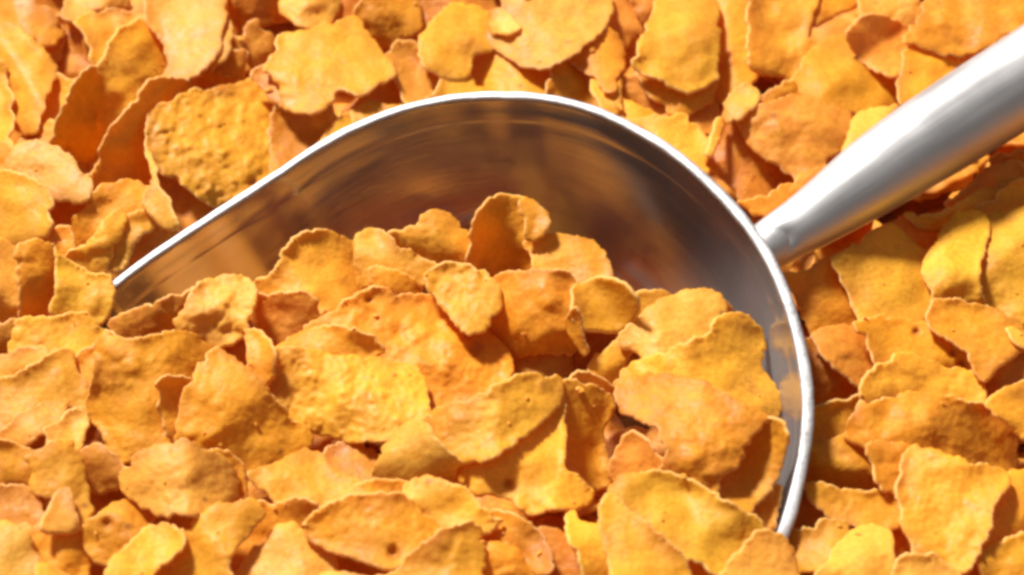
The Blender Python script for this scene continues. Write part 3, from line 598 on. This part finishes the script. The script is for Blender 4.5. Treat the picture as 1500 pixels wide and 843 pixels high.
def chips(P, amp, seed):
    """uneven broken edge"""
    t = np.roll(P, -1, 0) - np.roll(P, 1, 0); nn = np.stack([t[:, 1], -t[:, 0]], 1); nn /= np.linalg.norm(nn, axis=1)[:, None] + 1e-9
    o = np.array([noise.noise(Vector((x * .05, y * .055, seed))) * 2.0 + noise.noise(Vector((x * .13, y * .13, seed + 9))) * 2.0 + noise.noise(Vector((x * .33, y * .33, seed + 5))) * .75 + noise.noise(Vector((x * .75, y * .75, seed + 15))) * .25 for x, y in P])
    if amp > 1.3: o = o - np.array([max(0., noise.noise(Vector((x * .045, y * .045, seed + 33))) - .14) * 9 + max(0., noise.noise(Vector((x * .12, y * .12, seed + 44))) - .25) * 4 for x, y in P])
    return P + nn * (o * amp)[:, None]
def fill(P, step, rs):
    """triangulate the inside of an outline with a jittered grid"""
    x0, y0 = P.min(0); x1, y1 = P.max(0)
    xs, ys = np.meshgrid(np.arange(x0, x1, step), np.arange(y0, y1, step * .87))
    xs = xs + (np.arange(xs.shape[0]) % 2)[:, None] * step * .5
    xs = xs.ravel() + rs.uniform(-.12, .12, xs.size) * step; ys = ys.ravel() + rs.uniform(-.12, .12, ys.size) * step
    k = inside(P, xs, ys)
    xs, ys = xs[k], ys[k]
    d = np.min((xs[:, None] - P[None, :, 0]) ** 2 + (ys[:, None] - P[None, :, 1]) ** 2, axis=1)
    k = d > (step * .55) ** 2
    pts = [Vector(v) for v in P] + [Vector(v) for v in zip(xs[k], ys[k])]
    n = len(P)
    r = geometry.delaunay_2d_cdt(pts, [(i, (i + 1) % n) for i in range(n)], [list(range(n))], 1, 1e-5)
    return np.array([tuple(v) for v in r[0]]), [tuple(f) for f in r[2]], [tuple(e) for e in r[1]]
def thicken(V, F, th):
    """V: 3d points, F: triangles; gives a closed plate of thickness th with a rounded edge"""
    V = np.asarray(V); Fa = np.array(F)
    fn = np.cross(V[Fa[:, 1]] - V[Fa[:, 0]], V[Fa[:, 2]] - V[Fa[:, 0]])
    vn = np.zeros_like(V)
    for k in range(3): np.add.at(vn, Fa[:, k], fn)
    vn /= np.linalg.norm(vn, axis=1)[:, None] + 1e-12
    cnt = {}
    for a, b, c in F:
        for e in ((a, b), (b, c), (c, a)): cnt[e] = 1
    edge = [e for e in cnt if (e[1], e[0]) not in cnt]
    n = len(V)
    bo = sorted({i for e in edge for i in e}); ix = {v: k for k, v in enumerate(bo)}
    VB = V - vn * th
    # mid ring pushed out a little so the edge is rounded
    out = np.zeros_like(V)
    for a, b in edge:
        d = V[b] - V[a]
        for i in (a, b): out[i] += np.cross(d, vn[i])
    out = out[bo]; out /= np.linalg.norm(out, axis=1)[:, None] + 1e-12
    mid = V[bo] - vn[bo] * th * .5 + out * th * .38
    allv = np.vstack([V, VB, mid])
    faces = list(F) + [(c + n, b + n, a + n) for a, b, c in F]; thicken.plate = len(faces)
    for a, b in edge:
        ma, mb = 2 * n + ix[a], 2 * n + ix[b]
        faces.append((b, a, ma, mb)); faces.append((mb, ma, a + n, b + n))
    return allv, faces
GROUP = 'corn flakes in the heap'
PITS = ((697, 512, 10, 'long and grainy with a small hole'), (686, 492, 6, 'long and grainy with a small hole'), (745, 709, 6, 'with one dark dot'), (588, 357, 5.5, 'speckled flake with two'), (612, 372, 5, 'speckled flake with two'),
        (158, 767, 8, 'with a small pit'), (577, 811, 9, 'toasted orange oval flake'), (540, 440, 4.5, 'long and grainy'), (1342, 487, 5, 'dark speckled inside'), (1408, 534, 5.5, 'dark speckled inside'), (1395, 518, 4.5, 'dark speckled inside'), (370, 268, 6, 'blistered golden'), (257, 265, 6, 'blistered golden'))
for f in FL:
    P = chips(catmull(f.poly, 3), 1.5 * (1 if f.bump > .7 else .7), f.seed)
    pts, tris, _ = fill(P, 3.8, np.random.default_rng(int(f.seed * 7)))
    X = (pts[:, 0] - f.c[0]) * f.s; Y = -(pts[:, 1] - f.c[1]) * f.s
    D = base_depth(f, pts[:, 0], pts[:, 1])
    sd = f.seed
    de = np.sqrt(np.min((pts[:, None, 0] - P[None, ::2, 0]) ** 2 + (pts[:, None, 1] - P[None, ::2, 1]) ** 2, axis=1)) * f.s
    w = np.array([noise.noise(Vector((x * .32, y * .32, sd + 3))) * .26 * max(0, f.bump - .75)
                  + (abs(noise.noise(Vector((x * .55, y * .55, sd + 6)))) - .2) * -.36 * max(.1, f.bump - .6) + noise.noise(Vector((x * 1.1, y * 1.1, sd + 8))) * .09 * f.bump for x, y in zip(X, Y)])
    bl = np.array([(max(0., noise.noise(Vector((x * .09, y * .09, sd + 50))) - .03 + .16 * (f.bump - 1)) * max(0., 1 - (noise.voronoi(Vector((x * .25 + .5 * noise.noise(Vector((x * .2, y * .2, sd + 60))), y * .29 + .5 * noise.noise(Vector((x * .2, y * .2, sd + 70))), sd)))[0][0] * 1.75) ** 2)) for x, y in zip(X, Y)])
    w = w - np.minimum(bl, .5) * (1.0 if f.bump < 1.5 else 1.35)
    lip = np.array([noise.noise(Vector((x * .3, y * .3, sd + 20))) for x, y in zip(X, Y)]) * np.exp(-de / .8) * .35
    side = np.array([noise.noise(Vector((x * .07, y * .07, sd + 30))) for x, y in zip(X, Y)])
    lip = lip - np.clip(1 - de / 2.6, 0, 1) ** 2 * np.clip(side * 2.2 + .25, -.5, 1.0) * .85
    pit = np.zeros(len(X))
    for a, b, r, key in PITS:
        if key in f.label: pit = np.maximum(pit, np.exp(-((pts[:, 0] - a) ** 2 + (pts[:, 1] - b) ** 2) / (r * r)))
    D = D + w + lip + pit * 1.6
    V = world(pts[:, 0], pts[:, 1], D * MM)
    c0 = V.mean(0)
    # triangles wound so that the outside faces the viewer
    a, b, c = tris[0]
    if np.dot(np.cross(V[b] - V[a], V[c] - V[a]), FW) > 0: tris = [(x, z, y) for x, y, z in tris]
    th = (.65 + .3 * random.random()) * MM
    AV, AF = thicken(V, tris, th)
    o = mesh_obj('corn_flake', AV - c0, AF, M_FLAKE, loc=c0); o.data.materials.append(M_EDGE)
    o.data.polygons.foreach_set('material_index', [0 if i < thicken.plate else 1 for i in range(len(AF))])
    tv = np.array([max(0., noise.noise(Vector((x * .11, y * .11, sd + 80))) + .18) for x, y in zip(X, Y)]) * np.exp(-de / 2.6) * 1.5
    tv = tv + np.minimum(bl, .5) * np.array([max(0., noise.noise(Vector((x * .2, y * .2, sd + 90)))) for x, y in zip(X, Y)]) * 2.2
    at = o.data.attributes.new('toast', 'FLOAT', 'POINT'); av = np.zeros(len(o.data.vertices)); av[:len(tv)] = np.clip(tv + pit * 2.2, 0, 1.45); av[len(tv):2 * len(tv)] = av[:len(tv)]
    at.data.foreach_set('value', av)
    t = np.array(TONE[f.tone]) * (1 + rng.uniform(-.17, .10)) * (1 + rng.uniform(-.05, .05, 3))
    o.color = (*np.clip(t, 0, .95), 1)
    tag(o, f.label, 'corn flake', GROUP)
print('flakes built', 't %.1f' % (time.time() - T0))

# ------------------------------------------- the rest of the heap, too many to count
protos = []
for k in range(14):
    rs = np.random.default_rng(100 + k)
    n = 11; an = np.sort(rs.uniform(0, 2 * math.pi, n)); an = np.linspace(0, 2 * math.pi, n, endpoint=False) + rs.uniform(-.2, .2, n)
    rad = 10.5 * (1 + rs.uniform(-.25, .25, n)); P = np.stack([np.cos(an) * rad * rs.uniform(.9, 1.25), np.sin(an) * rad * rs.uniform(.75, 1.0)], 1)
    P = catmull(P, 5); P = chips(P * 6, 1.4, k * 3.3) / 6
    pts, tris, _ = fill(P, 1.5, rs)
    k1, k2, a = rs.uniform(.008, .035), rs.uniform(-.008, .01), rs.uniform(0, math.pi)
    u = pts[:, 0] * math.cos(a) + pts[:, 1] * math.sin(a); v = -pts[:, 0] * math.sin(a) + pts[:, 1] * math.cos(a)
    z = -k1 * u * u - k2 * v * v + np.array([noise.noise(Vector((x * .16, y * .16, k))) * 1.0 + noise.noise(Vector((x * .5, y * .5, k + 40))) * .35 for x, y in pts])
    V = np.stack([pts[:, 0], pts[:, 1], z - z.mean()], 1) * MM
    a_, b_, c_ = tris[0]
    if np.cross(V[b_] - V[a_], V[c_] - V[a_])[2] < 0: tris = [(x, zz, y) for x, y, zz in tris]
    protos.append(thicken(V, tris, .9 * MM))
def rot(rs, tilt):
    yaw = rs.uniform(0, 2 * math.pi); t = rs.normal(0, tilt); ax = rs.uniform(0, 2 * math.pi); fl = math.pi if rs.random() < .4 else 0
    def R(axis, an):
        axis = np.array(axis, float); axis /= np.linalg.norm(axis); K = np.array([[0, -axis[2], axis[1]], [axis[2], 0, -axis[0]], [-axis[1], axis[0], 0]])
        return np.eye(3) + math.sin(an) * K + (1 - math.cos(an)) * K @ K
    return R((math.cos(ax), math.sin(ax), 0), t) @ R((1, 0, 0), fl) @ R((0, 0, 1), yaw)
RIMP = np.array(RIM_PX, float)
HOLES = ((862, 500, 75), (352, 70, 60), (520, 668, 60), (1255, 762, 45), (1140, 752, 45), (1352, 330, 50), (1110, 235, 60), (100, 315, 45), (890, 735, 45), (395, 735, 45), (1215, 560, 50))
BV, BF, nv = [], [], 0
rs = np.random.default_rng(5)
cx0, cx1, cy0, cy1 = -.24, .24, -.17, .30
placed = 0
for layer, (zz, step) in enumerate(((-.0155, .0130), (-.024, .016))):
    for x in np.arange(cx0, cx1, step):
        for y in np.arange(cy0, cy1, step):
            px, py, pz = x + rs.uniform(-.5, .5) * step, y + rs.uniform(-.5, .5) * step, zz + rs.uniform(-.002, .002)
            p = np.array((px, py, pz)); r = p - CAM; D = np.dot(r, FW)
            u, v = W / 2 + np.dot(r, RX) / D * FPX, H / 2 - np.dot(r, UP) / D * FPX
            seen = -130 < u < 1630 and -110 < v < 1010
            if layer == 1 and not seen: pz += .002
            near = SB.find_nearest(Vector(p), .013)
            if near[0] is not None and (layer == 1 or near[3] < .0080): continue
            if .0 < u and inside(RIMP, np.array([u]), np.array([v]))[0] and v < 620 and near[0] is not None: continue
            if any((u - a) ** 2 + (v - b) ** 2 < c * c for a, b, c in HOLES) and (layer == 0 or near[0] is not None): continue
            if not seen: p[2] += .013
            A, F = protos[rs.integers(len(protos))]
            Q = (A * rs.uniform(.9, 1.2)) @ rot(rs, .35).T + p
            BV.append(Q); BF += [tuple(i + nv for i in f) for f in F]; nv += len(A); placed += 1
bed = mesh_obj('loose_corn_flakes', np.vstack(BV), BF, M_FLAKE)
bed.color = (.78, .34, .042, 1)
tag(bed, 'mass of golden corn flakes filling the heap under the upper flakes', 'corn flakes', kind='stuff')
# crumbs and dust lying in the hollows
dg = bpy.context.evaluated_depsgraph_get(); CV, CF, nc = [], [], 0
for k in range(120):
    u, v = rs.uniform(-20, 1520), rs.uniform(-20, 863)
    d = world(u, v, np.array(1.0)) - CAM
    h = S.ray_cast(dg, Vector(CAM), Vector(d))
    if not h[0] or h[4].name.startswith(('bowl', 'rim', 'handle', 'weld')) or h[2][2] < .35: continue
    r = rs.choice((.28, .4, .6, 1.0), p=(.35, .35, .2, .1)) * MM
    m = 8; base = rs.uniform(.6, 1.2, m) * r
    c = np.array(h[1]) + np.array(h[2]) * r * .35
    q = [c + rs.normal(0, .12, 3) * r + (np.array((math.cos(6.283 * i / m), math.sin(6.283 * i / m), .0)) * base[i] + np.array((0, 0, rs.uniform(-.2, .3) * r))) for i in range(m)]
    top, bot = c + np.array((0, 0, .5 * r)), c - np.array((0, 0, .4 * r))
    CV += q + [top, bot]; CF += [(nc + i, nc + (i + 1) % m, nc + m) for i in range(m)] + [(nc + (i + 1) % m, nc + i, nc + m + 1) for i in range(m)]; nc += m + 2
cr = mesh_obj('corn_crumbs', CV, CF, M_FLAKE, smooth=False); cr.color = (.90, .47, .07, 1)
tag(cr, 'tiny crumbs scattered over the corn flakes', 'crumbs', kind='stuff')
# the floor of the heap
nx = 60; fv, ff = [], []
for j in range(nx + 1):
    for i in range(nx + 1):
        x = -.30 + .60 * i / nx; y = -.26 + .60 * j / nx
        z = -.052 + .004 * noise.noise(Vector((x * 40, y * 40, 1)))
        fv.append((x, y, z))
for j in range(nx):
    for i in range(nx):
        a = j * (nx + 1) + i; ff.append((a, a + 1, a + nx + 2, a + nx + 1))
gm, nt, ns, L = nodes('crumb_floor')
out = N(ns, 'ShaderNodeOutputMaterial'); pr = N(ns, 'ShaderNodeBsdfPrincipled'); no = N(ns, 'ShaderNodeTexNoise'); no.inputs['Scale'].default_value = 240; cr = N(ns, 'ShaderNodeValToRGB')
cr.color_ramp.elements[0].color = (.42, .15, .02, 1); cr.color_ramp.elements[1].color = (.62, .28, .05, 1)
L.new(no.outputs['Fac'], cr.inputs[0]); L.new(cr.outputs[0], pr.inputs['Base Color']); pr.inputs['Roughness'].default_value = .8; L.new(pr.outputs[0], out.inputs[0])
fl = mesh_obj('ground', fv, ff, gm); tag(fl, kind='structure')
print('bed', placed, nv, 't %.1f' % (time.time() - T0))

# ------------------------------------------------------------------- light
w = bpy.data.worlds.new('World'); S.world = w; w.use_nodes = True
bg = w.node_tree.nodes['Background']; bg.inputs[0].default_value = (1, .985, .97, 1); bg.inputs[1].default_value = WORLD
def area_lamp(name, direction, dist, size, power, color=(1, 1, 1)):
    ld = bpy.data.lights.new(name, 'AREA'); ld.shape = 'DISK'; ld.size = size; ld.energy = power; ld.color = color
    o = bpy.data.objects.new(name, ld); COL.objects.link(o)
    d = Vector(direction).normalized(); o.location = d * dist
    o.rotation_euler = (-d).to_track_quat('-Z', 'Y').to_euler(); return o
AZ, EL = math.radians(KEY[0]), math.radians(KEY[1])       # azimuth clockwise from straight behind the heap
area_lamp('key_light', (math.sin(AZ) * math.cos(EL), math.cos(AZ) * math.cos(EL), math.sin(EL)), 3.0, KEY[2], KEY[3], (1, .965, .91))
S.render.engine = 'CYCLES'
S.cycles.max_bounces = 10; S.cycles.diffuse_bounces = 6; S.cycles.transmission_bounces = 6
S.cycles.use_denoising = True
S.cycles.filter_width = 3.4
S.view_settings.view_transform = 'Standard'; S.view_settings.look = 'None'; S.view_settings.exposure = EXPO; S.view_settings.gamma = 1
